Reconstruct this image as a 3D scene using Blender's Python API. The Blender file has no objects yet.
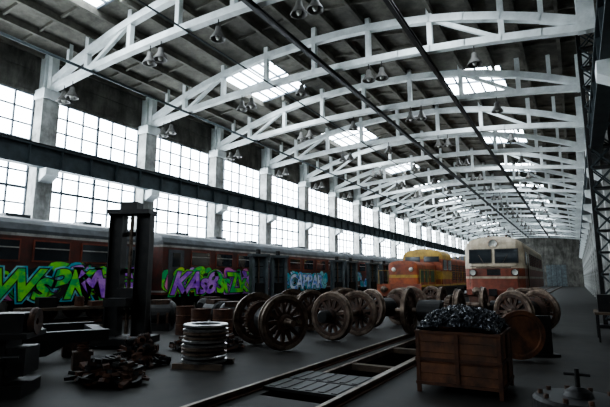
import bpy, math, random
from mathutils import Vector, Matrix, Euler
random.seed(7)
R=math.radians
try: bpy.context.scene.view_settings.look='AgX - Medium High Contrast'
except Exception: pass
# ------------------------------------------------------------ materials
def mat(name,c1,c2=None,rough=0.7,metal=0.0,scale=2.0,detail=6,emit=None,estr=0,bump=0.0,lo=0.35,hi=0.65,stain=0.0,sc=(1,1,1),spec=0.5):
    m=bpy.data.materials.new(name); m.use_nodes=True
    nt=m.node_tree; b=nt.nodes['Principled BSDF']
    b.inputs['Roughness'].default_value=rough; b.inputs['Metallic'].default_value=metal
    b.inputs['Specular IOR Level'].default_value=spec
    if c2 is None: c2=tuple(v*0.75 for v in c1)
    tc=nt.nodes.new('ShaderNodeTexCoord')
    n=nt.nodes.new('ShaderNodeTexNoise'); n.inputs['Scale'].default_value=scale; n.inputs['Detail'].default_value=detail
    n.inputs['Roughness'].default_value=0.65
    nt.links.new(tc.outputs['Object'],n.inputs['Vector'])
    r=nt.nodes.new('ShaderNodeValToRGB')
    r.color_ramp.elements[0].position=lo; r.color_ramp.elements[1].position=hi
    r.color_ramp.elements[0].color=(*c1,1); r.color_ramp.elements[1].color=(*c2,1)
    nt.links.new(n.outputs['Fac'],r.inputs['Fac'])
    col=r.outputs['Color']
    if stain>0:
        mp=nt.nodes.new('ShaderNodeMapping'); mp.inputs['Scale'].default_value=sc
        nt.links.new(tc.outputs['Object'],mp.inputs['Vector'])
        n3=nt.nodes.new('ShaderNodeTexNoise'); n3.inputs['Scale'].default_value=1.6; n3.inputs['Detail'].default_value=10; n3.inputs['Roughness'].default_value=.7
        nt.links.new(mp.outputs['Vector'],n3.inputs['Vector'])
        r3=nt.nodes.new('ShaderNodeValToRGB'); r3.color_ramp.elements[0].position=.42; r3.color_ramp.elements[1].position=.62
        r3.color_ramp.elements[0].color=(0,0,0,1); r3.color_ramp.elements[1].color=(stain,stain,stain,1)
        nt.links.new(n3.outputs['Fac'],r3.inputs['Fac'])
        mx=nt.nodes.new('ShaderNodeMixRGB'); mx.inputs['Color2'].default_value=(.02,.018,.015,1)
        nt.links.new(r3.outputs['Color'],mx.inputs['Fac']); nt.links.new(col,mx.inputs['Color1']); col=mx.outputs['Color']
    nt.links.new(col,b.inputs['Base Color'])
    if bump>0:
        bp=nt.nodes.new('ShaderNodeBump'); bp.inputs['Strength'].default_value=bump
        n2=nt.nodes.new('ShaderNodeTexNoise'); n2.inputs['Scale'].default_value=scale*8
        nt.links.new(tc.outputs['Object'],n2.inputs['Vector'])
        nt.links.new(n2.outputs['Fac'],bp.inputs['Height']); nt.links.new(bp.outputs['Normal'],b.inputs['Normal'])
    if emit:
        b.inputs['Emission Color'].default_value=(*emit,1); b.inputs['Emission Strength'].default_value=estr
    return m
M={}
M['conc']=mat('wall_concrete',(0.18,0.175,0.155),(0.07,0.068,0.06),0.9,scale=0.8,bump=0.1,detail=10,stain=.7,sc=(1,1,.25))
M['roof']=mat('roof_slab_concrete',(0.20,0.19,0.16),(0.085,0.08,0.068),0.9,scale=0.35,detail=10,bump=0.1,stain=.5)
M['white']=mat('whitewashed_concrete',(0.88,0.93,0.93),(0.70,0.74,0.73),0.8,scale=1.2,detail=9,stain=.18)
M['col']=mat('column_concrete',(0.60,0.61,0.59),(0.22,0.215,0.20),0.85,scale=1.5,detail=10,stain=.5,sc=(1,1,.3))
M['floor']=mat('floor_concrete',(0.026,0.0245,0.023),(0.005,0.005,0.0052),0.66,scale=0.9,detail=12,bump=0.4,stain=.9,spec=.28)
M['glass']=mat('frosted_window_glass',(0.7,0.75,0.8),None,0.5,scale=1,emit=(0.84,0.93,1.0),estr=14.5)
M['frame']=mat('window_steel_frame',(0.14,0.17,0.20),None,0.6,scale=2)
M['beam']=mat('crane_beam_steel',(0.050,0.068,0.075),(0.026,0.034,0.038),0.6,0.2,scale=1.5)
M['dark']=mat('oily_dark_steel',(0.017,0.016,0.015),(0.006,0.006,0.007),0.5,0.4,scale=4)
M['black']=mat('black_rubber_paint',(0.007,0.007,0.008),None,0.6)
M['steel']=mat('worn_steel',(0.20,0.155,0.12),(0.06,0.040,0.030),0.45,0.7,scale=5)
M['brightsteel']=mat('machined_steel',(0.40,0.40,0.40),(0.18,0.18,0.18),0.3,0.95,scale=6)
M['wheel']=mat('wheel_rusty_steel',(0.078,0.036,0.020),(0.018,0.012,0.009),0.75,0.15,scale=6,detail=9)
M['rust']=mat('rusty_iron',(0.10,0.040,0.020),(0.036,0.018,0.012),0.8,0.2,scale=5,detail=9,bump=0.2)
M['rustbin']=mat('rusty_bin_sheet',(0.22,0.088,0.040),(0.07,0.031,0.018),0.75,0.2,scale=3.5,detail=10,bump=0.2,stain=.5,sc=(1,1,.4))
M['chips']=mat('dark_metal_chips',(0.080,0.087,0.10),(0.017,0.018,0.021),0.35,0.6,scale=9)
M['red']=mat('train_red_paint',(0.13,0.027,0.017),(0.055,0.015,0.011),0.5,scale=1.5,detail=9,stain=.65)
M['winred']=mat('window_surround_paint',(0.28,0.06,0.03),(0.15,0.035,0.02),0.5,scale=2,stain=.5)
M['trainroof']=mat('train_roof_grey',(0.085,0.097,0.11),(0.042,0.048,0.053),0.5,scale=1.5,stain=.5)
M['cream']=mat('cream_paint',(0.60,0.52,0.39),(0.40,0.32,0.23),0.5,scale=2,detail=9,stain=.4,sc=(1,1,.4))
M['stripe']=mat('stripe_paint',(0.45,0.44,0.41),(0.30,0.29,0.27),0.6,scale=2,stain=.5)
M['locored']=mat('loco_red_brown_paint',(0.32,0.075,0.038),(0.17,0.043,0.027),0.5,scale=2,detail=9,stain=.4)
M['orange']=mat('orange_paint',(0.40,0.10,0.03),(0.20,0.045,0.025),0.55,scale=2,detail=9,stain=.5)
M['yellow']=mat('yellow_paint',(0.52,0.34,0.06),(0.28,0.18,0.04),0.55,scale=2,stain=.4)
M['green']=mat('green_paint',(0.03,0.09,0.05),None,0.55)
M['tglass']=mat('train_window_glass',(0.02,0.025,0.03),None,0.08,0.0)
M['lampglass']=mat('headlight_glass',(0.6,0.6,0.55),None,0.15)
M['greymetal']=mat('grey_blue_paint',(0.12,0.15,0.16),(0.06,0.072,0.08),0.55,0.1,scale=2,stain=.4)
M['g_green']=mat('graffiti_green',(0.20,0.74,0.03),(0.01,0.42,0.12),0.5,scale=1.3,lo=.45,hi=.55)
M['g_purple']=mat('graffiti_purple',(0.27,0.05,0.58),(0.55,0.24,0.70),0.5,scale=1.3,lo=.45,hi=.55)
M['g_pink']=mat('graffiti_pink',(0.70,0.20,0.42),(0.55,0.10,0.35),0.5,scale=1.3,lo=.45,hi=.55)
M['g_teal']=mat('graffiti_teal',(0.03,0.38,0.50),(0.26,0.62,0.66),0.5,scale=1.5,lo=.45,hi=.55)
M['g_yellow']=mat('graffiti_yellow',(0.62,0.68,0.05),(0.26,0.62,0.03),0.5,scale=1.5,lo=.45,hi=.55)
M['g_white']=mat('graffiti_white',(0.65,0.70,0.78),(0.06,0.23,0.68),0.5,scale=2,lo=.45,hi=.6)
M['lampshade']=mat('lamp_enamel',(0.15,0.145,0.135),(0.06,0.056,0.05),0.5)
M['wood']=mat('old_timber',(0.09,0.062,0.04),(0.035,0.025,0.018),0.85,scale=4)

# ------------------------------------------------------------ mesh builder
class MB:
    def __init__(s): s.v=[];s.f=[];s.m=[];s.sm=[];s.mats=[];s.T=Matrix.Identity(4)
    def mi(s,k):
        if k not in s.mats: s.mats.append(k)
        return s.mats.index(k)
    def add(s,vs,fs,k,smooth=False,T=None):
        o=len(s.v); X=s.T@T if T is not None else s.T
        s.v+= [tuple(X@Vector(v)) for v in vs]
        i=s.mi(k)
        for f in fs: s.f.append([o+a for a in f]); s.m.append(i); s.sm.append(smooth)
    def box(s,x0,x1,y0,y1,z0,z1,k,T=None):
        vs=[(x,y,z) for x in(x0,x1) for y in(y0,y1) for z in(z0,z1)]
        fs=[(0,1,3,2),(4,6,7,5),(0,4,5,1),(2,3,7,6),(0,2,6,4),(1,5,7,3)]
        s.add(vs,fs,k,False,T)
    def beam(s,p,q,w,h,k,up=(0,0,1)):
        p=Vector(p);q=Vector(q);d=q-p;L=d.length;d.normalize();u=Vector(up)
        if abs(d.dot(u))>.99: u=Vector((0,1,0))
        a=d.cross(u).normalized(); b=a.cross(d).normalized()
        T=Matrix((( d.x,a.x,b.x,p.x),(d.y,a.y,b.y,p.y),(d.z,a.z,b.z,p.z),(0,0,0,1)))
        s.box(0,L,-w/2,w/2,-h/2,h/2,k,T)
    def lathe(s,prof,k,p=(0,0,0),axis='Z',n=28,smooth=True,closed=False,T=None):
        A={'Z':Matrix.Identity(4),'X':Matrix.Rotation(R(90),4,'Y'),'Y':Matrix.Rotation(R(-90),4,'X')}[axis]
        X=Matrix.Translation(p)@A
        if T is not None: X=T@X
        vs=[];fs=[];m=len(prof)
        for i in range(n):
            t=2*math.pi*i/n
            for r,a in prof: vs.append((r*math.cos(t),r*math.sin(t),a))
        for i in range(n):
            j=(i+1)%n
            for q in range(m if closed else m-1):
                w=(q+1)%m
                fs.append((i*m+q,j*m+q,j*m+w,i*m+w))
        s.add(vs,fs,k,smooth,X)
    def cyl(s,p,r,L,k,axis='Z',n=20,r2=None,smooth=False):
        r2=r if r2 is None else r2
        s.lathe([(0.0001,0),(r,0),(r2,L),(0.0001,L)],k,p,axis,n,smooth)
    def tube(s,p,q,r,k,n=10):
        p=Vector(p);q=Vector(q);d=q-p
        T=Matrix.Translation(p)@d.to_track_quat('Z','Y').to_matrix().to_4x4()
        vs=[];fs=[]
        for i in range(n):
            t=2*math.pi*i/n
            vs+=[(r*math.cos(t),r*math.sin(t),0),(r*math.cos(t),r*math.sin(t),d.length)]
        for i in range(n):
            j=(i+1)%n; fs.append((2*i,2*j,2*j+1,2*i+1))
        fs.append([2*i for i in range(n)][::-1]); fs.append([2*i+1 for i in range(n)])
        s.add(vs,fs,k,False,T)
    def mesh(s,name):
        me=bpy.data.meshes.new(name); me.from_pydata(s.v,[],s.f); 
        for k in s.mats: me.materials.append(M[k])
        me.polygons.foreach_set('material_index',s.m); me.polygons.foreach_set('use_smooth',s.sm)
        me.update()
        import bmesh
        bm=bmesh.new(); bm.from_mesh(me); bmesh.ops.recalc_face_normals(bm,faces=bm.faces); bm.to_mesh(me); bm.free()
        return me
    def obj(s,name,loc=(0,0,0),rz=0,bevel=0):
        return inst(s.mesh(name),name,loc,rz,bevel)
def inst(me,name,loc=(0,0,0),rz=0,bevel=0,rot=None):
    o=bpy.data.objects.new(name,me); o.location=loc
    o.rotation_euler=rot if rot else (0,0,R(rz))
    bpy.context.scene.collection.objects.link(o)
    if bevel:
        b=o.modifiers.new('bevel','BEVEL'); b.width=bevel; b.segments=2; b.limit_method='ANGLE'
    return o

XL,XR=-21.0,1.9; Y0,Y1=-5.8,120.2; RC=-10.0
def roofz(x): return 12.1+1.4*(1-abs(x-RC)/11.9)
COLY=[-5.8+6*i for i in range(22)]
# ------------------------------------------------------------ shell
TRK=-3.8
m=MB()
PX0,PX1,PY0,PY1=TRK-0.55,TRK+0.55,6.2,50
m.box(XL-.4,PX0,Y0-.3,Y1+.3,-.2,0,'floor')
m.box(PX1,XR+.3,Y0-.3,Y1+.3,-.2,0,'floor')
m.box(PX0,PX1,Y0-.3,PY0,-.2,0,'floor'); m.box(PX0,PX1,PY1,Y1+.3,-.2,0,'floor')
m.box(PX0-.2,PX0,PY0-.2,PY1+.2,-1.4,-.2,'floor'); m.box(PX1,PX1+.2,PY0-.2,PY1+.2,-1.4,-.2,'floor')
m.box(PX0,PX1,PY0-.2,PY0,-1.4,-.2,'floor'); m.box(PX0,PX1,PY1,PY1+.2,-1.4,-.2,'floor')
m.box(PX0-.2,PX1+.2,PY0-.2,PY1+.2,-1.5,-1.4,'floor')
m.obj('floor')
# ceiling
m=MB()
def slab(xa,xb,ya,yb,t=.15,k='roof'):
    za,zb=roofz(xa),roofz(xb)
    vs=[(xa,ya,za),(xa,yb,za),(xb,ya,zb),(xb,yb,zb)]; vs+=[(a,b,c+t) for a,b,c in vs]
    m.add(vs,[(0,1,3,2),(4,6,7,5),(0,4,5,1),(2,3,7,6),(0,2,6,4),(1,5,7,3)],k)
SKY=[]
for i in range(10):
    SKY.append((-16.4,-13.2,6.9+12*i,11.3+12*i)); 
    if 24.7+12*(i-1)+4.6<Y1: SKY.append((-5.8,-2.6,24.8+12*(i-1),29.0+12*(i-1)))
def strip(xa,xb,holes):
    ys=Y0-.3
    for a,b in sorted(holes):
        slab(xa,xb,ys,a); ys=b
    slab(xa,xb,ys,Y1+.3)
strip(XL-.4,-16.4,[]); strip(-16.4,-13.2,[(c,d) for a,b,c,d in SKY if a==-16.4])
strip(-13.2,RC,[]); strip(RC,-5.8,[]); strip(-5.8,-2.6,[(c,d) for a,b,c,d in SKY if a==-5.8]); strip(-2.6,XR+.3,[])
x=XL+.1
holesx=lambda x:(-16.4<x<-13.2) or (-5.8<x<-2.6)
xs=[]
while x<XR: xs.append(x); x+=1.5
for x in xs:
    z=roofz(x)
    if holesx(x):
        hs=sorted([(c,d) for a,b,c,d in SKY if a<x<b]); ys=Y0
        for a,b in hs: m.box(x-.07,x+.07,ys,a,z-.28,z+.02,'roof'); ys=b
        m.box(x-.07,x+.07,ys,Y1,z-.28,z+.02,'roof')
    else: m.box(x-.07,x+.07,Y0,Y1,z-.28,z+.02,'roof')
for yc in COLY[:-1]:
    for j in range(1,4):
        y=yc+j*1.5
        for xa,xb in((XL,-16.4),(-13.2,RC),(RC,-5.8),(-2.6,XR)):
            m.beam((xa,y,roofz(xa)-.05),(xb,y,roofz(xb)-.05),.10,.16,'roof')
m.obj('ceiling')
# skylights
n=1
for a,b,c,d in SKY:
    m=MB(); za,zb=roofz(a)+.1,roofz(b)+.1
    m.add([(a,c,za),(a,d,za),(b,d,zb),(b,c,zb)],[(0,1,2,3)],'glass')
    for i in range(6):
        t=i/5; x=a+(b-a)*t; m.box(x-.04,x+.04,c,d,za+(zb-za)*t-.12,za+(zb-za)*t-.02,'frame')
    for i in range(3):
        y=c+(d-c)*i/2; m.beam((a,y,za-.07),(b,y,zb-.07),.08,.1,'frame')
    m.obj('window_skylight_%d'%n); n+=1
# left wall
m=MB()
m.box(XL-.4,XL-.1,Y0-.3,Y1+.3,0,3.6,'conc'); m.box(XL-.4,XL-.1,Y0-.3,Y1+.3,10.15,12.15,'conc')
for y in COLY: m.box(XL-.4,XL-.1,y-.4,y+.4,3.6,10.15,'conc')
for y in COLY[:-1]:
    m.box(XL-.1,XL-.05,y+.5,y+5.5,10.3,11.15,'conc'); m.box(XL-.1,XL-.05,y+.5,y+5.5,11.25,12.0,'conc')
m.obj('wall_left')
# windows
m=MB(); wy=2.6; z0,z1=3.6,10.15
m.box(-.04,-.02,-wy,wy,z0,z1,'glass')
for i in range(7):
    y=-wy+2*wy*i/6; w=.06 if i in(0,3,6) else .036
    m.box(-.02,.06,y-w,y+w,z0,z1,'frame')
nr=9
for i in range(nr+1):
    z=z0+(z1-z0)*i/nr; w=.06 if i%3==0 else .036
    m.box(-.02,.05,-wy,wy,z-w,z+w,'frame')
o=m.obj('window_1',(XL-.2,COLY[0]+3,0))
for i,y in enumerate(COLY[1:-1]): inst(o.data,'window_%d'%(i+2),(XL-.2,y+3,0))
# columns
m=MB()
m.box(-.1,.5,-.4,.4,0,10.35,'col'); 
m.add([(.5,-.3,6.0),(.5,.3,6.0),(.5,.3,6.6),(.5,-.3,6.6),(1.05,-.3,6.3),(1.05,.3,6.3),(1.05,.3,6.6),(1.05,-.3,6.6)],[(0,1,2,3),(4,7,6,5),(0,4,5,1),(3,2,6,7),(0,3,7,4),(1,5,6,2)],'white')
m.box(-.1,.65,-.47,.47,9.9,10.35,'white'); m.box(-.1,.3,-.3,.3,10.35,12.1,'white')
o=m.obj('concrete_column',(XL,COLY[0],0))
for y in COLY[1:]: inst(o.data,'concrete_column',(XL,y,0))
for y in COLY:
    if abs(y-18.2)<.1: continue
    inst(o.data,'concrete_column',(XR-.1,y,0),180)
# crane beams
def crane_beam(x,nm):
    m=MB()
    m.box(-.03,.03,Y0,Y1,6.65,7.5,'beam'); m.box(-.2,.2,Y0,Y1,6.6,6.65,'beam'); m.box(-.2,.2,Y0,Y1,7.5,7.56,'beam')
    m.box(-.05,.05,Y0,Y1,7.56,7.68,'dark')
    y=Y0+.5
    while y<Y1: m.box(-.18,.18,y-.02,y+.02,6.65,7.5,'beam'); y+=1.5
    return m.obj(nm,(x,0,0))
crane_beam(XL+.78,'crane_runway_beam'); crane_beam(XR-.88,'crane_runway_beam')
# right, end walls
m=MB(); m.box(XR,XR+.3,Y0-.3,Y1+.3,0,12.2,'conc')
for y in COLY[:-1]:
    m.box(XR-.04,XR,y+.5,y+5.5,.2,3.0,'conc'); m.box(XR-.04,XR,y+.5,y+5.5,3.1,6.0,'conc'); m.box(XR-.04,XR,y+.5,y+5.5,8,11.9,'conc')
m.obj('wall_right')
for nm,y in(('wall_near',Y0-.3),('wall_far',Y1)):
    m=MB(); pts=[(XL-.4,0),(XR+.3,0),(XR+.3,roofz(XR+.3)),(RC,roofz(RC)),(XL-.4,roofz(XL-.4))]
    vs=[(a,y,b) for a,b in pts]+[(a,y+.3,b) for a,b in pts]
    m.add(vs,[(0,1,2,3,4),(9,8,7,6,5)]+[(i,(i+1)%5,5+(i+1)%5,5+i) for i in range(5)],'conc')
    if nm=='wall_far':
        for cx in(-16,-8.5,-3.9):
            m.box(cx-2,cx+2,y-.08,y,0,4.8,'greymetal')
            for t in(-1,0,1): m.box(cx+t-.03,cx+t+.03,y-.12,y-.08,0,4.8,'dark')
    m.obj(nm)
m=MB(); m.box(-2.4,2.4,.0,.02,7.4,10.0,'glass')  # added glowing panes behind the camera, to brighten train sides and loco front
for i in range(7): m.box(-2.4+.8*i-.03,-2.4+.8*i+.03,.02,.09,7.4,10.0,'frame')
for i in range(5): m.box(-2.4,2.4,.02,.08,7.4+2.6*i/4-.03,7.4+2.6*i/4+.03,'frame')
o=m.obj('window_gable_1',(-15,Y0+.01,0)); inst(o.data,'window_gable_2',(-6,Y0+.01,0))
# ------------------------------------------------------------ trusses (bowed chords, open-web)
m=MB()
def uu(x): return abs(x+9.9)/10.85
NS=16
pts=[(-20.75+21.7*i/NS) for i in range(NS+1)]
def _t(x): return 10.66+2.14*(1-uu(x)**2.2)
def _b(x): return 10.42+0.80*(1-uu(x)**2)
def lin(f,x):
    i=min(NS-1,max(0,int((x-pts[0])/(21.7/NS)))); t=(x-pts[i])/(21.7/NS); return f(pts[i])*(1-t)+f(pts[i+1])*t
tz=lambda x: lin(_t,x)
bz=lambda x: lin(_b,x)
for i in range(NS):
    a,b=pts[i],pts[i+1]
    m.beam((a-.02,0,tz(a)),(b+.02,0,tz(b)),.28,.32,'white')
    m.beam((a-.02,0,bz(a)),(b+.02,0,bz(b)),.28,.28,'white')
for i in range(2,15,2):
    x=pts[i]
    m.beam((x,0,bz(x)),(x,0,tz(x)),.2,.22,'white')
    if roofz(x)-tz(x)>.2: m.beam((x,0,tz(x)),(x,0,roofz(x)-.02),.22,.22,'white')
for x in(-19.4,-.4):
    m.beam((x,0,tz(x)),(x,0,roofz(x)-.02),.18,.18,'white')
for a,b in((2,4),(14,12)):
    m.beam((pts[a],0,bz(pts[a])),(pts[b],0,tz(pts[b])),.15,.16,'white')
m.box(-20.9,-20.4,-.17,.17,10.3,12.05,'white'); m.box(.7,1.25,-.17,.17,10.3,12.05,'white')
o=m.obj('roof_truss',(0,COLY[0],0))
for y in COLY[1:]: inst(o.data,'roof_truss',(0,y,0))
for x in(-8.9,-4.7):
    zz=bz(x)-.14
    m=MB(); m.box(-.08,.08,Y0+.5,Y1-.5,zz-.2,zz-.18,'dark'); m.box(-.02,.02,Y0+.5,Y1-.5,zz-.18,zz-.03,'dark'); m.box(-.08,.08,Y0+.5,Y1-.5,zz-.03,zz,'dark')
    m.obj('overhead_monorail_rail',(x,0,0))
for x,r_ in((-17.6,.06),(-12.1,.035)):
    m=MB(); zz=bz(x)-.14-r_; m.tube((x,Y0+.5,zz),(x,Y1-.5,zz),r_,'beam'); m.obj('ceiling_pipe')
# lamps
m=MB()
m.tube((0,0,0),(0,0,-.35),.02,'dark',6)
m.lathe([(.05,-.28),(.10,-.31),(.12,-.48),(.17,-.57),(.27,-.74),(.285,-.79),(.26,-.79),(.15,-.58),(.0001,-.56)],'lampshade',n=16)
m.lathe([(.0001,-.57),(.08,-.62),(.10,-.72),(.06,-.80),(.0001,-.82)],'lampglass',n=12)
lm=None
for y in COLY[2:19]:
    for x in(-19.6,-19.0,-14.1,-13.5,-10.6,-7.2,-6.6,-2.8):
        loc=(x,y,bz(x)-.13)
        if lm is None: lm=m.obj('pendant_lamp',loc).data
        else: inst(lm,'pendant_lamp',loc)
# ------------------------------------------------------------ lattice crane column (right)
m=MB()
for x in(-.45,.3):
    m.box(x,x+.14,-.22,.22,0,12.1,'dark')
z=.3
while z<11.5:
    for yy in(-.2,.2):
        m.beam((-.38,yy,z),(.37,yy,z+.8),.05,.05,'beam'); m.beam((.37,yy,z),(-.38,yy,z+.8),.05,.05,'beam')
    m.box(-.4,.4,-.2,.2,z-.04,z+.04,'dark'); z+=.8
m.box(-.6,.6,-.4,.4,0,.12,'dark')
m.obj('lattice_steel_column',(1.15,20.6,0))
# ------------------------------------------------------------ tracks
def track(x,ya,yb,nm='railway_track'):
    m=MB()
    for s in(-.76,.76):
        m.box(s-.07,s+.07,ya,yb,0.001,.02,'rust'); m.box(s-.015,s+.015,ya,yb,.02,.07,'rust'); m.box(s-.036,s+.036,ya,yb,.07,.11,'steel')
    m.obj(nm,(x,0,0))
track(TRK,Y0+.2,Y1-.5); track(-10.3,27.5,Y1-.5); track(-18.0,Y0+.2,Y1-.5)
m=MB()
for y in(6.5,7.25):
    m.box(-.68,.68,y,y+.7,.012,.06,'dark')
    for i in range(6): m.box(-.6+i*.22,-.5+i*.22,y+.05,y+.65,.06,.07,'dark')
m.obj('pit_cover_plate',(TRK,0,0))
m=MB()
for y in(9.4,12.0): m.box(-.54,.54,y,y+.18,-.14,-.02,'wood')
for s in(-.545,.46): m.box(s,s+.085,8.2,50,-.12,-.005,'steel')
m.obj('inspection_pit_rim',(TRK,0,0))
# ------------------------------------------------------------ body shell helper
def shell(m,L,W,rows,ztop,zs,rake=0.0,rnd=0.0,roofk='trainroof',ya=0.0,zr=2.4):
    h=W/2; xs=[-h,-h*.93,-h*.75,-h*.4,0,h*.4,h*.75,h*.93,h]
    top=lambda x: zs+(ztop-zs)*math.sqrt(max(0,1-(abs(x)/h)**2.4))
    def fy(x,z):
        y=ya+max(0,z-zr)*rake+ rnd*(abs(x)/h)**6
        if z>zs: y+=(z-zs)**2*.6
        return y
    zz=[r[0] for r in rows]+[zs]
    for i in range(len(rows)):
        k=rows[i][1]; a,b=zz[i],zz[i+1]
        for j in range(8):
            m.add([(xs[j],fy(xs[j],a),a),(xs[j+1],fy(xs[j+1],a),a),(xs[j+1],fy(xs[j+1],b),b),(xs[j],fy(xs[j],b),b)],[(0,1,2,3)],k)
        for s in(-h,h):
            m.add([(s,fy(s,a),a),(s,ya+L,a),(s,ya+L,b),(s,fy(s,b),b)],[(0,1,2,3)],k)
    for j in range(8):
        xa,xb=xs[j],xs[j+1]
        for t0,t1 in((0,.5),(.5,1)):
            q=[]
            for x,t in((xa,t0),(xb,t0),(xb,t1),(xa,t1)):
                z=zs+(top(x)-zs)*t; q.append((x,fy(x,z),z))
            m.add(q,[(0,1,2,3)],roofk)
        m.add([(xa,fy(xa,top(xa)),top(xa)),(xb,fy(xb,top(xb)),top(xb)),(xb,ya+L,top(xb)),(xa,ya+L,top(xa))],[(0,1,2,3)],roofk,True)
    m.add([(xs[0],ya+L,zz[0])]+[(x,ya+L,top(x)) for x in xs]+[(xs[-1],ya+L,zz[0])],[tuple(range(11))],rows[0][1])
    m.add([(-h,ya,zz[0]),(h,ya,zz[0]),(h,ya+L,zz[0]),(-h,ya+L,zz[0])],[(0,1,2,3)],'dark')
    return fy
def bogie(m,yc,wb=2.2,r=.5,g=.76):
    for dy in(-wb/2,wb/2):
        m.tube((-.95,yc+dy,r+.11),(.95,yc+dy,r+.11),.09,'dark')
        for s in(-g,g): m.lathe([(.0001,-.03),(r*.8,-.03),(r*.82,-.06),(r,-.06),(r,.06),(r*.82,.06),(r*.8,.03),(.0001,.03)],'wheel',(s,yc+dy,r+.11),'X',24,False)
        for s in(-1.0,1.0): m.box(s-.12,s+.12,yc+dy-.17,yc+dy+.17,r-.05,r+.3,'dark')
    for s in(-1.0,1.0):
        m.box(s-.08,s+.08,yc-wb/2-.4,yc+wb/2+.4,r+.3,r+.5,'dark')
        for d in(-.4,.4):
            for q in range(4): m.lathe([(.07,0),(.11,.03),(.07,.06)],'dark',(s,yc+d,r-.05+q*.08),'Z',10)
    m.box(-1,1,yc-.25,yc+.25,r+.25,r+.55,'dark')
# ------------------------------------------------------------ passenger cars
def car(L=20.0):
    m=MB(); h=1.55
    shell(m,L,3.1,[(1.0,'red'),(1.12,'stripe'),(1.2,'red'),(2.3,'red'),(3.12,'red'),(3.2,'stripe'),(3.3,'trainroof')],3.98,3.42)
    for s in(-1,1):
        x=s*h
        yy=1.9
        while yy<L-2.6:
            m.box(min(x,x+s*.03),max(x,x+s*.03),yy-.06,yy+1.36,2.32,3.1,'winred')
            m.box(min(x,x+s*.04),max(x,x+s*.04),yy,yy+1.3,2.38,3.04,'tglass')
            m.box(min(x,x+s*.055),max(x,x+s*.055),yy,yy+1.3,2.78,2.82,'stripe')
            yy+=1.85
        for yy in(.35,L-1.35):
            m.box(min(x,x+s*.035),max(x,x+s*.035),yy,yy+1.0,1.15,3.1,'trainroof')
            m.box(min(x,x+s*.05),max(x,x+s*.05),yy+.25,yy+.75,2.3,2.95,'tglass')
        for q in range(int(L/1.0)):
            m.box(min(x,x+s*.012),max(x,x+s*.012),q+.48,q+.52,1.2,2.2,'red')
    for e in(-.02,L):
        for q in(-1,1): m.cyl((q*.85,e-.5 if e<0 else e,1.05),.09,.5,'dark','Y',12)
    for q in range(6):
        yq=2+q*3.1; m.box(-.35,.35,yq,yq+.9,3.9,4.1,'trainroof')
    for yq in(4.6,8.0,11.5): m.box(-1.2,1.2,yq,yq+1.9,.45,1.0,'dark')
    bogie(m,3.0); bogie(m,L-3.0)
    return m
c=car(); ys=[-5.2,15.6,36.4]; o=c.obj('passenger_railcar',(-18,ys[0],0))
cars=[o]+[inst(o.data,'passenger_railcar',(-18,y,0)) for y in ys[1:]]
def graf(txt,y,z,size,k,off,ci,sx=1.0,xo=0.0,ex=.006,shear=0.0):
    cu=bpy.data.curves.new('graffiti','FONT'); cu.body=txt; cu.size=size; cu.offset=off; cu.extrude=ex; cu.shear=shear
    cu.space_character=.84; cu.materials.append(M[k])
    ob=bpy.data.objects.new('graffiti_'+k,cu); bpy.context.scene.collection.objects.link(ob)
    ob.parent=cars[ci]; ob.rotation_euler=(R(90),0,R(90)); ob.scale=(sx,1,1)
    ob.location=(1.66+xo,y-ys[ci],z)
def piece(txt,y,z,size,k,ci,sx=1.0,bg='g_purple',shear=0):
    graf(txt,y,z,size,bg,.14,ci,sx,0,.004,shear); graf(txt,y,z,size,'black',.085,ci,sx,.012,.004,shear); graf(txt,y,z,size,k,.045,ci,sx,.024,.004,shear)
piece('SWs3K',7.4,1.05,1.45,'g_green',0,1.12,'g_teal',.3)
piece('MrG',11.5,1.05,1.45,'g_purple',0,1.05,'g_green',-.3)
piece('KAs8',16.0,1.05,1.45,'g_purple',1,1.1,'g_green',.35)
piece('3rZk',19.3,1.05,1.45,'g_green',1,1.05,'g_purple',-.3)
piece('CABBAR',26.5,1.1,1.3,'g_white',1,1.05,'g_teal',.1)
def wild(ci,ya,yb,cols,step=.2,x0=1.572,arrows=True,rs=(.28,.5)):
    cm=MB(); lay=[0]
    def poly(P,k,sc_):
        cy=sum(p[0] for p in P)/len(P); cz=sum(p[1] for p in P)/len(P)
        for kk,ss in (('black',sc_),(k,1.0)):
            lay[0]+=1; xx=x0+.0007*(lay[0]%70)
            Q=[(cy+(a-cy)*ss,cz+(b-cz)*ss) for a,b in P]
            cm.add([(xx,min(max(a,ya-.3),yb+.3)-ys[ci],min(max(b,1.03),2.36)) for a,b in Q],[tuple(range(len(Q)))],kk)
    y=ya
    while y<yb:
        r_=random.uniform(*rs); z=random.uniform(1.25,2.0)
        n_=16; ph=random.uniform(0,6)
        P=[(y+r_*(1+.15*math.sin(3*t+ph))*math.cos(t),z+r_*.95*(1+.15*math.cos(2*t+ph))*math.sin(t)) for t in [2*math.pi*i/n_ for i in range(n_)]]
        poly(P,random.choice(cols),1.09)
        if arrows and random.random()<.65:
            a=random.uniform(0,math.pi*2); L=random.uniform(.35,.65); w=random.uniform(.06,.11); c_,s_=math.cos(a),math.sin(a)*.8
            base=[(-L,-w),(L*.3,-w),(L*.3,-2.2*w),(L,0),(L*.3,2.2*w),(L*.3,w),(-L,w)]
            poly([(y+c_*u-s_*v,z+s_*u+c_*v) for u,v in base],random.choice(cols),1.2)
        y+=step*random.uniform(.6,1.3)
    ob=inst(cm.mesh('graffiti_wildstyle'),'graffiti_wildstyle'); ob.parent=cars[ci]
wild(0,4.0,14.5,['g_green','g_purple','g_teal','g_pink','g_purple','g_green'],.15)
wild(1,15.9,23.2,['g_green','g_purple','g_green','g_yellow','g_pink','g_purple'],.15)
wild(1,26.4,32.0,['g_teal','g_white','g_teal'],.4)
wild(2,38,43,['g_teal','g_white'],.4)
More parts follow.
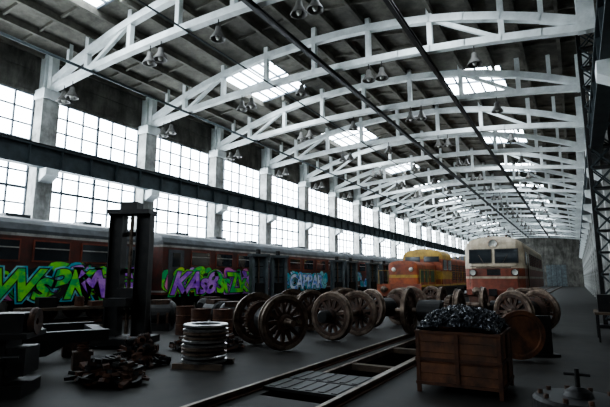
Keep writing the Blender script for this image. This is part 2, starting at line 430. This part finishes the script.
# ------------------------------------------------------------ main electric locomotive
m=MB()
fy=shell(m,16,3.1,[(1.15,'locored'),(1.75,'cream'),(1.87,'locored'),(2.3,'cream'),(2.4,'cream')],4.1,3.5,.22,.35,'cream')
th=math.atan(.22)
for s in(-1,1):
    T=Matrix.Translation((s*.68,fy(.5,2.98)-.02,2.98))@Matrix.Rotation(-th,4,'X')
    m.box(-.60,.60,-.03,.02,-.40,.40,'black',T); m.box(-.54,.54,-.045,-.03,-.34,.34,'tglass',T)
    m.beam((s*.5,fy(.5,2.6)-.07,2.6),(s*.75,fy(.5,3.0)-.08,3.05),.02,.02,'steel')
    m.lathe([(.0001,0),(.15,0),(.17,-.05),(.15,-.09),(.13,-.07),(.0001,-.06)],'lampglass',(s*1.08,-.02,2.08),'Y',18)
    m.lathe([(.17,0.05),(.19,-.09),(.165,-.11)],'dark',(s*1.08,-.02,2.08),'Y',18)
    m.cyl((s*.88,-.42,1.05),.11,.5,'dark','Y',14); m.lathe([(.0001,-.06),(.2,-.05),(.24,0),(.22,.04),(.0001,.04)],'steel',(s*.88,-.46,1.05),'Y',18)
    m.tube((s*1.25,-.1,1.3),(s*1.25,-.1,2.3),.018,'steel',6)
    x=s*1.55
    def sb(y0,y1,za,zb,k,t=.03): m.box(min(x,x+s*t),max(x,x+s*t),y0,y1,za,zb,k)
    sb(.9,1.6,2.5,3.2,'tglass'); sb(1.95,2.6,1.2,3.25,'cream'); sb(2.05,2.5,2.5,3.1,'tglass',.045)
    for q in range(7):
        y=3.6+q*1.6; sb(y,y+1.2,2.5,3.2,'dark')
        for r_ in range(6): sb(y,y+1.2,2.53+r_*.11,2.58+r_*.11,'locored',.05)
    m.tube((s*1.6,1.85,1.3),(s*1.6,1.85,2.6),.02,'steel',6)
m.lathe([(.0001,0),(.2,0),(.24,-.14),(.22,-.2),(.2,-.16),(.0001,-.14)],'lampglass',(0,.42,3.68),'Y',20)
m.lathe([(.22,.25),(.25,-.16),(.23,-.21)],'locored',(0,.42,3.68),'Y',20)
m.box(-.9,.9,-.05,0,2.32,2.37,'steel')
m.box(-.35,.35,-.03,.0,1.92,2.25,'dark')
m.tube((-1.2,-.12,2.42),(1.2,-.12,2.42),.018,'steel',6)
m.box(-1.45,1.45,-.15,.2,.85,1.15,'locored')
m.box(-.14,.14,-.6,-.1,.9,1.15,'dark'); m.box(-.2,.2,-.75,-.55,.85,1.2,'dark')
m.add([(-1.4,.1,.8),(0,-.35,.8),(1.4,.1,.8),(-1.3,-.05,.2),(0,-.5,.2),(1.3,-.05,.2)],[(0,1,4,3),(1,2,5,4)],'rust')
for y in(3.2,7.6,12): bogie(m,y,2.4,.6)
m.box(-1.3,1.3,5,5.9,.5,1.15,'dark'); m.box(-1.3,1.3,9.2,10.3,.5,1.15,'dark')
for y in(2.2,12):
    for s in(-.5,.5):
        m.tube((s,y,4.3),(s,y+2,4.35),.03,'dark',6); m.tube((s,y,3.95),(s,y,4.3),.06,'rust',8); m.tube((s,y+2,3.95),(s,y+2,4.3),.06,'rust',8)
        m.tube((s,y+.1,4.32),(s*.4,y+1.9,4.48),.02,'dark',6)
    m.tube((-.9,y+1,4.5),(.9,y+1,4.5),.03,'dark',6)
m.box(-.5,.5,5.5,11,4.0,4.25,'locored')
m.obj('electric_locomotive',(TRK-.15,27.8,0))
# ------------------------------------------------------------ orange shunter
m=MB()
m.box(-1.5,1.5,0,17.5,1.05,1.3,'dark'); m.box(-1.52,1.52,0,17.5,1.2,1.32,'yellow')
m.box(-1.5,1.5,-.1,.05,.6,1.4,'orange')
for s in(-.85,.85): m.cyl((s,-.55,1.05),.11,.5,'dark','Y',12); m.lathe([(.0001,-.05),(.22,-.03),(.22,.03),(.0001,.03)],'steel',(s,-.58,1.05),'Y',16)
m.T=Matrix.Translation((0,.8,0)); shell(m,4.8,2.0,[(1.32,'orange'),(1.8,'yellow'),(2.0,'orange'),(2.45,'orange')],2.95,2.65,0,.1,'orange')
m.T=Matrix.Translation((0,5.6,0)); shell(m,3.2,3.0,[(1.32,'orange'),(1.7,'yellow'),(2.3,'orange'),(3.2,'yellow')],4.0,3.45,0,.05,'yellow')
m.T=Matrix.Translation((0,8.8,0)); shell(m,8.2,2.1,[(1.32,'orange'),(1.9,'yellow'),(2.1,'orange'),(2.8,'orange')],3.55,3.25,0,.0,'orange')
m.T=Matrix.Identity(4)
for s in(-1,1):
    for y0 in(5.9,7.4): m.box(min(s*1.5,s*1.53),max(s*1.5,s*1.53),y0,y0+1.1,2.4,3.15,'tglass')
    m.box(min(s*.15,s*1.3),max(s*.15,s*1.3),5.55,5.6,3.0,3.4,'tglass')
    for q in range(5):
        y=9.3+q*1.5; xx=s*1.05
        m.box(min(xx,xx+s*.03),max(xx,xx+s*.03),y,y+1.1,1.5,2.9,'dark')
        for r_ in range(7): m.box(min(xx,xx+s*.05),max(xx,xx+s*.05),y,y+1.1,1.55+r_*.19,1.62+r_*.19,'orange')
    for q in range(3):
        y=1.3+q*1.4; xx=s*1.0; m.box(min(xx,xx+s*.03),max(xx,xx+s*.03),y,y+1.0,1.5,2.4,'green')
    m.tube((s*1.42,.1,2.3),(s*1.42,5.5,2.3),.022,'yellow',6); m.tube((s*1.42,9,2.3),(s*1.42,17.3,2.3),.022,'yellow',6)
    m.tube((s*.9,9,3.9),(s*.9,17,3.9),.02,'yellow',6)
    for y in(.1,1.9,3.7,5.5,9,11.1,13.2,15.3,17.3): m.tube((s*1.42,y,1.3),(s*1.42,y,2.3),.02,'yellow',6)
    for y in(9,11,13,15,17): m.tube((s*.9,y,3.3),(s*.9,y,3.9),.02,'yellow',6)
    m.lathe([(.0001,0),(.13,0),(.15,-.06),(.0001,-.05)],'lampglass',(s*.6,.82,2.35),'Y',16)
m.cyl((0,12,3.5),.2,.4,'dark'); m.cyl((0,14.5,3.5),.3,.2,'dark')
for y in(3.2,13.8): bogie(m,y,2.4,.52)
m.box(-1.2,1.2,6,11,.45,1.05,'dark')
m.obj('diesel_shunter',(-10.2,30.3,0))
inst(cars[0].data,'passenger_railcar',(-10.3,50,0))
# ------------------------------------------------------------ wheelsets
def wheel(m,x,r=.66,nsp=13,side=1):
    m.lathe([(r-.10,-.065),(r-.02,-.07),(r,-.06),(r+.0,.035),(r+.03,.045),(r+.03,.075),(r-.02,.08),(r-.10,.075)],'steel',(x,0,0),'X',44,False,True) if side>0 else \
    m.lathe([(r-.10,.065),(r-.02,.07),(r,.06),(r+.0,-.035),(r+.03,-.045),(r+.03,-.075),(r-.02,-.08),(r-.10,-.075)],'steel',(x,0,0),'X',44,False,True)
    m.lathe([(r-.19,-.05),(r-.10,-.06),(r-.10,.06),(r-.19,.05)],'wheel',(x,0,0),'X',44,False,True)
    m.lathe([(.0001,-.12),(.15,-.12),(.19,-.09),(.2,.09),(.15,.12),(.0001,.12)],'wheel',(x,0,0),'X',28,False)
    for i in range(nsp):
        t=2*math.pi*i/nsp; c,s=math.cos(t),math.sin(t)
        a,b=.16,r-.17
        vs=[]
        for rr,w,th_ in((a,.055,.055),(b,.035,.035)):
            for dx in(-th_,th_):
                for dw in(-w,w): vs.append((x+dx,c*rr-s*dw,s*rr+c*dw))
        m.add(vs,[(0,1,3,2),(4,6,7,5),(0,4,5,1),(2,3,7,6),(0,2,6,4),(1,5,7,3)],'wheel')
def wheelset(gear=True,boxes=False):
    m=MB()
    wheel(m,-.76,side=1); wheel(m,.76,side=-1)
    m.lathe([(.0001,-1.18),(.07,-1.18),(.075,-.95),(.1,-.93),(.1,-.3),(.115,-.28),(.115,.28),(.1,.3),(.1,.93),(.075,.95),(.07,1.18),(.0001,1.18)],'steel',(0,0,0),'X',20,False)
    if gear:
        m.lathe([(.12,.40),(.44,.40),(.46,.42),(.46,.54),(.44,.56),(.12,.56)],'wheel',(0,0,0),'X',36,False,True)
        for i in range(36):
            t=2*math.pi*i/36
            m.box(.42,.54,-.015,.015,.45,.48,'steel',Matrix.Rotation(t,4,'X'))
        m.lathe([(.1,-.45),(.3,-.45),(.34,-.4),(.34,.24),(.3,.3),(.1,.3)],'dark',(0,0,0),'X',24,False,True)
    if boxes:
        for s in(-1,1): m.lathe([(.0001,-.13),(.15,-.13),(.18,-.1),(.18,.1),(.15,.13),(.0001,.13)],'dark',(s*1.1,0,0),'X',20,False)
    return m
W1=wheelset(True,False); W2=wheelset(False,True)
def axisrot(dx,dy): return math.degrees(math.atan2(dy,dx))
ws1=W1.obj('railway_wheelset',(-7.0,10.4,.695),axisrot(-.88,.46))
ws2=W2.obj('railway_wheelset',(-6.1,13.1,.695),axisrot(.12,1))
for me,x,y,dx,dy in((ws1.data,-6.3,17.1,.45,1),(ws1.data,-8.5,14.6,-.8,.5),(ws2.data,-6.5,20.4,.0,1),(ws2.data,-8.6,18.3,-.7,1),(ws1.data,-1.75,22.0,.25,1),
                    (ws2.data,-6.9,24.0,.5,1),(ws1.data,-1.5,17.2,.5,1)):
    inst(me,'railway_wheelset',(x,y,.695),axisrot(dx,dy))
inst(ws1.data,'railway_wheelset',(TRK,14.4,.772),0)
inst(ws2.data,'railway_wheelset',(TRK,18.6,.772),0)
# leaning wheel disc
m=MB()
m.lathe([(.0001,-.05),(.10,-.05),(.10,-.12),(.17,-.12),(.2,-.03),(.33,-.01),(.42,-.03),(.44,-.07),(.50,-.07),(.50,.03),(.53,.035),(.53,.06),(.44,.06),(.42,.02),(.0001,.02)],'rustbin',(0,0,0),'X',44,False)
m.lathe([(.0001,-.125),(.09,-.125),(.09,-.06)],'dark',(0,0,0),'X',20,False)
for i in range(6):
    t=2*math.pi*i/6; m.lathe([(.0001,-.035),(.045,-.035),(.045,.0)],'black',(0,.3*math.cos(t),.3*math.sin(t)),'X',12,False)
d=m.obj('rusty_wheel_disc',(-1.18,11.5,.545)); d.rotation_euler=(0,R(6),R(-62))
m=MB(); m.box(-.25,.25,-.06,.06,0,.9,'dark'); m.box(-.35,.35,-.2,.3,0,.06,'dark'); m.beam((0,0.02,.85),(0,.26,.05),.08,.08,'dark')
m.obj('steel_support_stand',(-.85,12.4,0),28)
# ------------------------------------------------------------ brake disc stack
m=MB(); z=.1
m.box(-.5,.5,-.42,-.3,0,.1,'wood'); m.box(-.5,.5,.3,.42,0,.1,'wood')
for i in range(5):
    ox,oy=random.uniform(-.02,.02),random.uniform(-.02,.02)
    m.lathe([(.30,z),(.44,z),(.455,z+.012),(.455,z+.045),(.40,z+.05),(.40,z+.09),(.455,z+.095),(.455,z+.128),(.44,z+.14),(.30,z+.14)],'brightsteel' if i%2==0 else 'steel',(ox,oy,0),'Z',44,False,True)
    m.lathe([(.405,z+.05),(.41,z+.07),(.405,z+.09)],'black',(ox,oy,0),'Z',30,False)
    m.lathe([(.16,z+.03),(.30,z+.05),(.30,z+.09),(.16,z+.11)],'dark',(ox,oy,0),'Z',30,False,True)
    z+=.15
m.obj('brake_disc_stack',(-6.7,7.6,0),20)
# ------------------------------------------------------------ scrap bin
m=MB(); W_,D_,H_=1.27,1.25,.80
for x in(0,W_-.06):
    for y in(0,D_-.06): m.box(x,x+.06,y,y+.06,0,.93,'rust')
for f in range(2):
    for i in range(5):
        z=.14+i*.158
        if f==0:
            m.box(.05,W_-.05,.01,.035,z,z+.15,'rustbin'); m.box(.05,W_-.05,D_-.035,D_-.01,z,z+.15,'rustbin')
        else:
            m.box(.01,.035,.05,D_-.05,z,z+.15,'rustbin'); m.box(W_-.035,W_-.01,.05,D_-.05,z,z+.15,'rustbin')
m.box(.03,W_-.03,.03,D_-.03,.12,.15,'rustbin')
for z in(.12,.48,.89):
    m.box(-.005,W_+.005,-.012,.03,z,z+.045,'rust'); m.box(-.005,W_+.005,D_-.03,D_+.012,z,z+.045,'rust')
    m.box(-.012,.03,-.005,D_+.005,z,z+.045,'rust'); m.box(W_-.03,W_+.012,-.005,D_+.005,z,z+.045,'rust')
m.box(W_/2-.03,W_/2+.03,-.015,.02,.12,.92,'rust')
m.box(W_-.02,W_+.015,D_/2-.03,D_/2+.03,.12,.92,'rust')
def mz(x,y):
    u=(x/W_-.5)*2; v=(y/D_-.5)*2
    return .92+.34*max(0,1-abs(u)**3)**.7*max(0,1-abs(v)**3)**.6+.03*math.sin(9*x)*math.sin(7*y)
N=14; vs=[];fs=[]
for i in range(N+1):
    for j in range(N+1):
        x=.04+(W_-.08)*i/N;y=.04+(D_-.08)*j/N; vs.append((x,y,mz(x,y)-.03))
for i in range(N):
    for j in range(N): a=i*(N+1)+j; fs.append((a,a+1,a+N+2,a+N+1))
m.add(vs,fs,'chips')
def chip(m,x,y,z,s,k):
    E=Euler((random.uniform(0,6),random.uniform(0,6),random.uniform(0,6))).to_matrix().to_4x4()
    T=Matrix.Translation((x,y,z))@E
    a,b,c=s*random.uniform(.6,1.3),s*random.uniform(.5,1),s*random.uniform(.4,.9)
    vs=[(a,0,0),(-a,0,0),(0,b,0),(0,-b,0),(.2*a,.1*b,c),(-.1*a,.2*b,-c)]
    m.add(vs,[(0,2,4),(2,1,4),(1,3,4),(3,0,4),(2,0,5),(1,2,5),(3,1,5),(0,3,5)],k,False,T)
for i in range(2800):
    x=random.uniform(.03,W_-.03);y=random.uniform(.03,D_-.03)
    chip(m,x,y,mz(x,y)+random.uniform(-.02,.02),random.uniform(.018,.042),'brightsteel' if i%23==0 else 'chips')
m.obj('scrap_bin',(-2.32,7.62,0))
# ------------------------------------------------------------ lifting jacks
def jack(H,k,kd):
    m=MB()
    for s in(-1,1):
        x=s*.38
        m.box(x-.19,x+.19,-.03,.03,.1,H,k)
        for q in(-.19,.16): m.box(x+q,x+q+.03,-.16,.16,.1,H,k)
    m.box(-.58,.58,-.3,.3,H-.02,H+.1,k); m.box(-.25,.2,-.2,.2,H+.1,H+.32,kd)
    m.tube((0,0,.3),(0,0,H),.05,'steel',12)
    m.box(-.24,.24,-.25,.25,1.0,1.5,kd); m.box(-.3,.3,-.75,-.2,1.05,1.25,kd)
    m.box(-.75,.75,-.7,.45,.08,.25,kd)
    m.beam((-.6,.15,.3),(-.45,.15,1.4),.08,.08,k); m.beam((.6,.15,.3),(.45,.15,1.4),.08,.08,k)
    for s in(-.6,.6):
        for y in(-.55,.3): m.cyl((s-.04,y,.1),.1,.08,'dark','X',14)
    for z in(.8,1.9,2.9):
        if z<H: m.box(-.45,.45,.1,.16,z,z+.12,k)
    return m
m=jack(3.5,'dark','dark'); m.obj('lifting_jack',(-10.5,8.8,0),25)
def jack2():
    m=MB()
    m.box(-.5,-.32,-.2,.2,.1,3.0,'greymetal'); m.box(.32,.5,-.2,.2,.1,3.0,'greymetal'); m.box(-.34,.34,.12,.2,.1,2.95,'greymetal')
    m.box(-.55,.55,-.3,.3,2.95,3.1,'greymetal'); m.box(-.25,.25,-.22,.1,.9,1.5,'dark'); m.box(-.65,.65,-.5,.4,.06,.22,'dark')
    m.tube((0,0,.2),(0,0,2.95),.05,'steel',10)
    for z in(.6,1.2,1.8,2.4): m.box(-.34,.34,.1,.125,z,z+.05,'dark')
    m.cyl((-.05,0,3.1),.14,.25,'dark')
    for s in(-.55,.5):
        for y in(-.4,.3): m.cyl((s,y,.08),.08,.06,'dark','X',12)
    return m
m=jack2(); j=m.obj('vehicle_lifting_jack',(-15.3,21.6,0),60)
for y in(23.6,31.6,34.0,38.5,41.5): inst(j.data,'vehicle_lifting_jack',(-15.3,y,0),R(0)+60+random.uniform(-10,10))
# ------------------------------------------------------------ left clutter
m=MB()  # bogie frame
for s in(-.95,.95):
    m.box(-1.6,1.6,s-.1,s+.1,.52,.74,'dark'); m.add([(-.9,s-.1,.52),(.9,s-.1,.52),(.5,s-.1,.3),(-.5,s-.1,.3),(-.9,s+.1,.52),(.9,s+.1,.52),(.5,s+.1,.3),(-.5,s+.1,.3)],[(0,1,2,3),(4,7,6,5),(0,4,5,1),(1,5,6,2),(2,6,7,3),(3,7,4,0)],'dark')
    for x in(-1.15,1.15):
        m.box(x-.18,x+.18,s-.14,s+.14,0,.34,'wheel')
        for q in range(4): m.lathe([(.08,0),(.12,.025),(.08,.05)],'rust',(x,s,.33+q*.05),'Z',14)
    for x in(-.3,.3):
        for q in range(6): m.lathe([(.08,0),(.12,.03),(.08,.06)],'wheel',(x,s,.74+q*.04),'Z',14)
for x in(-1.5,0,1.5): m.box(x-.12,x+.12,-.9,.9,.5,.7,'dark')
m.box(-.45,.45,-.9,.9,.55,.8,'wheel'); m.cyl((0,0,.8),.25,.15,'steel')
m.obj('bogie_frame',(-9.95,5.6,0),62)
m=MB()
m.box(-.6,.6,-.4,.4,.0,.18,'dark'); m.box(-.5,.3,-.3,.3,.18,.85,'dark'); m.box(-.62,.62,-.42,.42,.85,.93,'dark')
m.cyl((-.25,0,.93),.16,.32,'dark'); m.box(.05,.5,-.25,.2,.93,1.22,'dark'); m.lathe([(.05,-.03),(.2,-.05),(.22,0),(.2,.05),(.05,.03)],'wheel',(.58,0,1.08),'X',24,False,True)
m.box(.32,.58,-.3,.3,.3,.7,'dark'); m.tube((-.55,-.45,.6),(.55,-.45,.6),.025,'dark'); m.tube((-.5,.3,.93),(-.5,.3,1.3),.03,'dark')
for q in range(3): m.cyl((-.3+q*.25,-.33,.5),.06,.04,'steel','Y',14)
m.box(-.45,-.05,-.42,-.3,.25,.75,'black')
m.obj('lathe_headstock',(-7.95,4.15,0),40)
m=MB()  # traction motor
m.lathe([(.0001,-.5),(.3,-.5),(.42,-.42),(.46,-.35),(.46,.35),(.42,.42),(.3,.5),(.0001,.5)],'dark',(0,0,.52),'X',24,False)
m.box(-.4,.4,-.5,.5,0,.25,'dark'); m.box(-.3,.3,-.3,.3,.85,1.02,'wheel'); m.cyl((.5,0,.52),.08,.25,'steel','X')
for x in(-.3,0,.3): m.box(x-.04,x+.04,-.5,.5,.1,.6,'wheel')
tm=m.obj('traction_motor',(-9.6,12.3,0),30)
for x,y,r_ in((-11.2,13.3,-20),(-12.2,17.3,10),(-12.7,12.1,35),(-13.0,15.0,80),(-10.4,14.8,15)): inst(tm.data,'traction_motor',(x,y,0),r_)
m=MB()  # workbench
m.box(-1.4,1.4,-.4,.4,.82,.9,'wood')
for x in(-1.3,1.2):
    for y in(-.35,.27): m.box(x,x+.08,y,y+.08,0,.82,'dark')
m.box(-1.3,1.3,-.3,.3,.25,.29,'wood'); m.box(-.9,-.4,-.2,.2,.9,1.2,'dark'); m.cyl((.3,0,.9),.14,.3,'rust'); m.box(.6,1.1,-.25,.15,.9,1.05,'rust')
m.obj('workbench',(-13.6,9.2,0),75)
def heap(n_,rx,ry,h,kinds):
    m=MB()
    for i in range(n_):
        a=random.uniform(0,6.28); r_=random.uniform(0,1)**.7; x,y=r_*rx*math.cos(a),r_*ry*math.sin(a); z=.04+h*(1-r_)
        T=Matrix.Translation((x,y,max(z,.1)))@Euler((random.uniform(-.35,.35),random.uniform(-.35,.35),random.uniform(0,6))).to_matrix().to_4x4()
        kd=kinds[i%len(kinds)]; k=('rust','wheel','dark','dark')[random.randrange(4)]
        if kd=='ring': m.lathe([(.06,-.02),(.12,-.02),(.12,.02),(.06,.02)],k,(0,0,0),'Z',14,False,True,T)
        elif kd=='bar': m.box(-.20,.20,-.03,.03,-.03,.03,k,T)
        elif kd=='spring':
            for q in range(5): m.lathe([(.05,q*.05),(.085,q*.05+.02),(.05,q*.05+.04)],k,(0,0,0),'X',12,False,False,T)
        elif kd=='shoe':
            for q in range(5):
                t=-.6+q*.3; m.box(-.06,.06,-.05,.05,-.03,.03,k,T@Matrix.Translation((.35*math.sin(t),.35*(1-math.cos(t)),0))@Matrix.Rotation(t,4,'Z'))
    return m
heap(190,.9,.5,.6,['ring','bar','bar']).obj('scrap_metal_heap',(-8.15,9.35,0),20)
heap(80,.5,.4,.5,['spring','bar']).obj('coil_spring_pile',(-7.95,7.0,0),60)
heap(90,.6,.4,.38,['shoe','ring']).obj('brake_shoe_pile',(-7.0,5.6,0),20)
m=MB()
for i in range(16):
    a=random.uniform(-.12,.12); r_=random.uniform(.03,.055); yy=random.uniform(-.4,.4); zz=.1+.07*(i//5)+r_*.3; L=random.uniform(.9,1.5)
    m.tube((-L,yy-a,zz+random.uniform(0,.05)),(L,yy+a,zz),r_,'rust' if i%3 else 'wheel',10)
for x in(-.8,.8): m.box(x-.05,x+.05,-.5,.5,0,.06,'wood')
m.obj('pipe_stack',(-12.3,7.3,0),70)
def drum():
    m=MB()
    m.lathe([(.0001,.02),(.28,.02),(.29,0),(.30,.02),(.29,.04),(.285,.28),(.30,.30),(.285,.32),(.285,.56),(.30,.58),(.285,.60),(.29,.84),(.30,.87),(.29,.88),(.28,.86),(.0001,.86)],'rust',n=28,smooth=False)
    m.cyl((.15,.1,.86),.035,.025,'steel',n=12); m.cyl((-.18,-.05,.86),.02,.02,'steel',n=10)
    return m
dr=drum().obj('oil_drum',(-9.0,10.95,0))
for x,y in((-9.65,10.75),(-11.0,11.5)): inst(dr.data,'oil_drum',(x,y,0),random.uniform(0,360))
# ------------------------------------------------------------ right foreground / right edge
m=MB()
m.lathe([(.0001,0),(.42,0),(.44,.03),(.44,.10),(.3,.14),(.26,.2),(.26,.34),(.30,.40),(.43,.44),(.43,.53),(.40,.56),(.14,.57),(.12,.62),(.05,.66),(.0001,.66)],'dark',n=36,smooth=False)
for i in range(10):
    t=i*.628; m.cyl((.35*math.cos(t),.35*math.sin(t),.55),.025,.05,'wheel',n=6)
m.tube((0,0,.6),(0,0,.84),.025,'dark'); m.tube((-.12,0,.78),(.12,0,.78),.015,'dark')
m.obj('flanged_wheel_hub',(-.08,5.75,0))
m=MB()
m.box(-.35,.35,-.7,.7,.75,.82,'wood')
for x in(-.3,.25):
    for y in(-.65,.6): m.box(x,x+.05,y,y+.05,0,.75,'dark')
m.box(-.25,.25,-.5,0,.82,1.3,'dark'); m.box(-.2,.2,.2,.5,.82,1.0,'yellow')
m.obj('tool_bench',(.7,16.4,0))
m=MB()  # tall steel locker with louvres, doors and feet
m.box(-.3,.3,-.5,.5,.1,1.95,'dark'); m.box(-.33,.33,-.53,.53,1.95,2.0,'dark')
for y in(-.25,.25):
    m.box(-.325,-.3,y-.22,y+.22,.18,1.88,'beam'); m.box(-.36,-.325,y+.12,y+.15,.95,1.15,'steel')
    for q in range(4): m.box(-.335,-.325,y-.12,y+.12,1.5+q*.07,1.53+q*.07,'black')
for x in(-.25,.25):
    for y in(-.45,.45): m.box(x-.04,x+.04,y-.04,y+.04,0,.1,'dark')
o=m.obj('steel_locker',(1.05,12.9,0)); inst(o.data,'steel_locker',(1.05,14.1,0))
# ------------------------------------------------------------ world & camera
w=bpy.data.worlds.new('sky'); bpy.context.scene.world=w; w.use_nodes=True
bg=w.node_tree.nodes['Background']; bg.inputs[0].default_value=(.7,.8,.95,1); bg.inputs[1].default_value=.6
cam=bpy.data.cameras.new('camera'); co=bpy.data.objects.new('camera',cam); bpy.context.scene.collection.objects.link(co)
cam.sensor_width=36; cam.lens=27.74; cam.clip_end=400
co.location=(0,0,1.75); co.rotation_euler=(R(90+9.07),0,R(29.75))
bpy.context.scene.camera=co
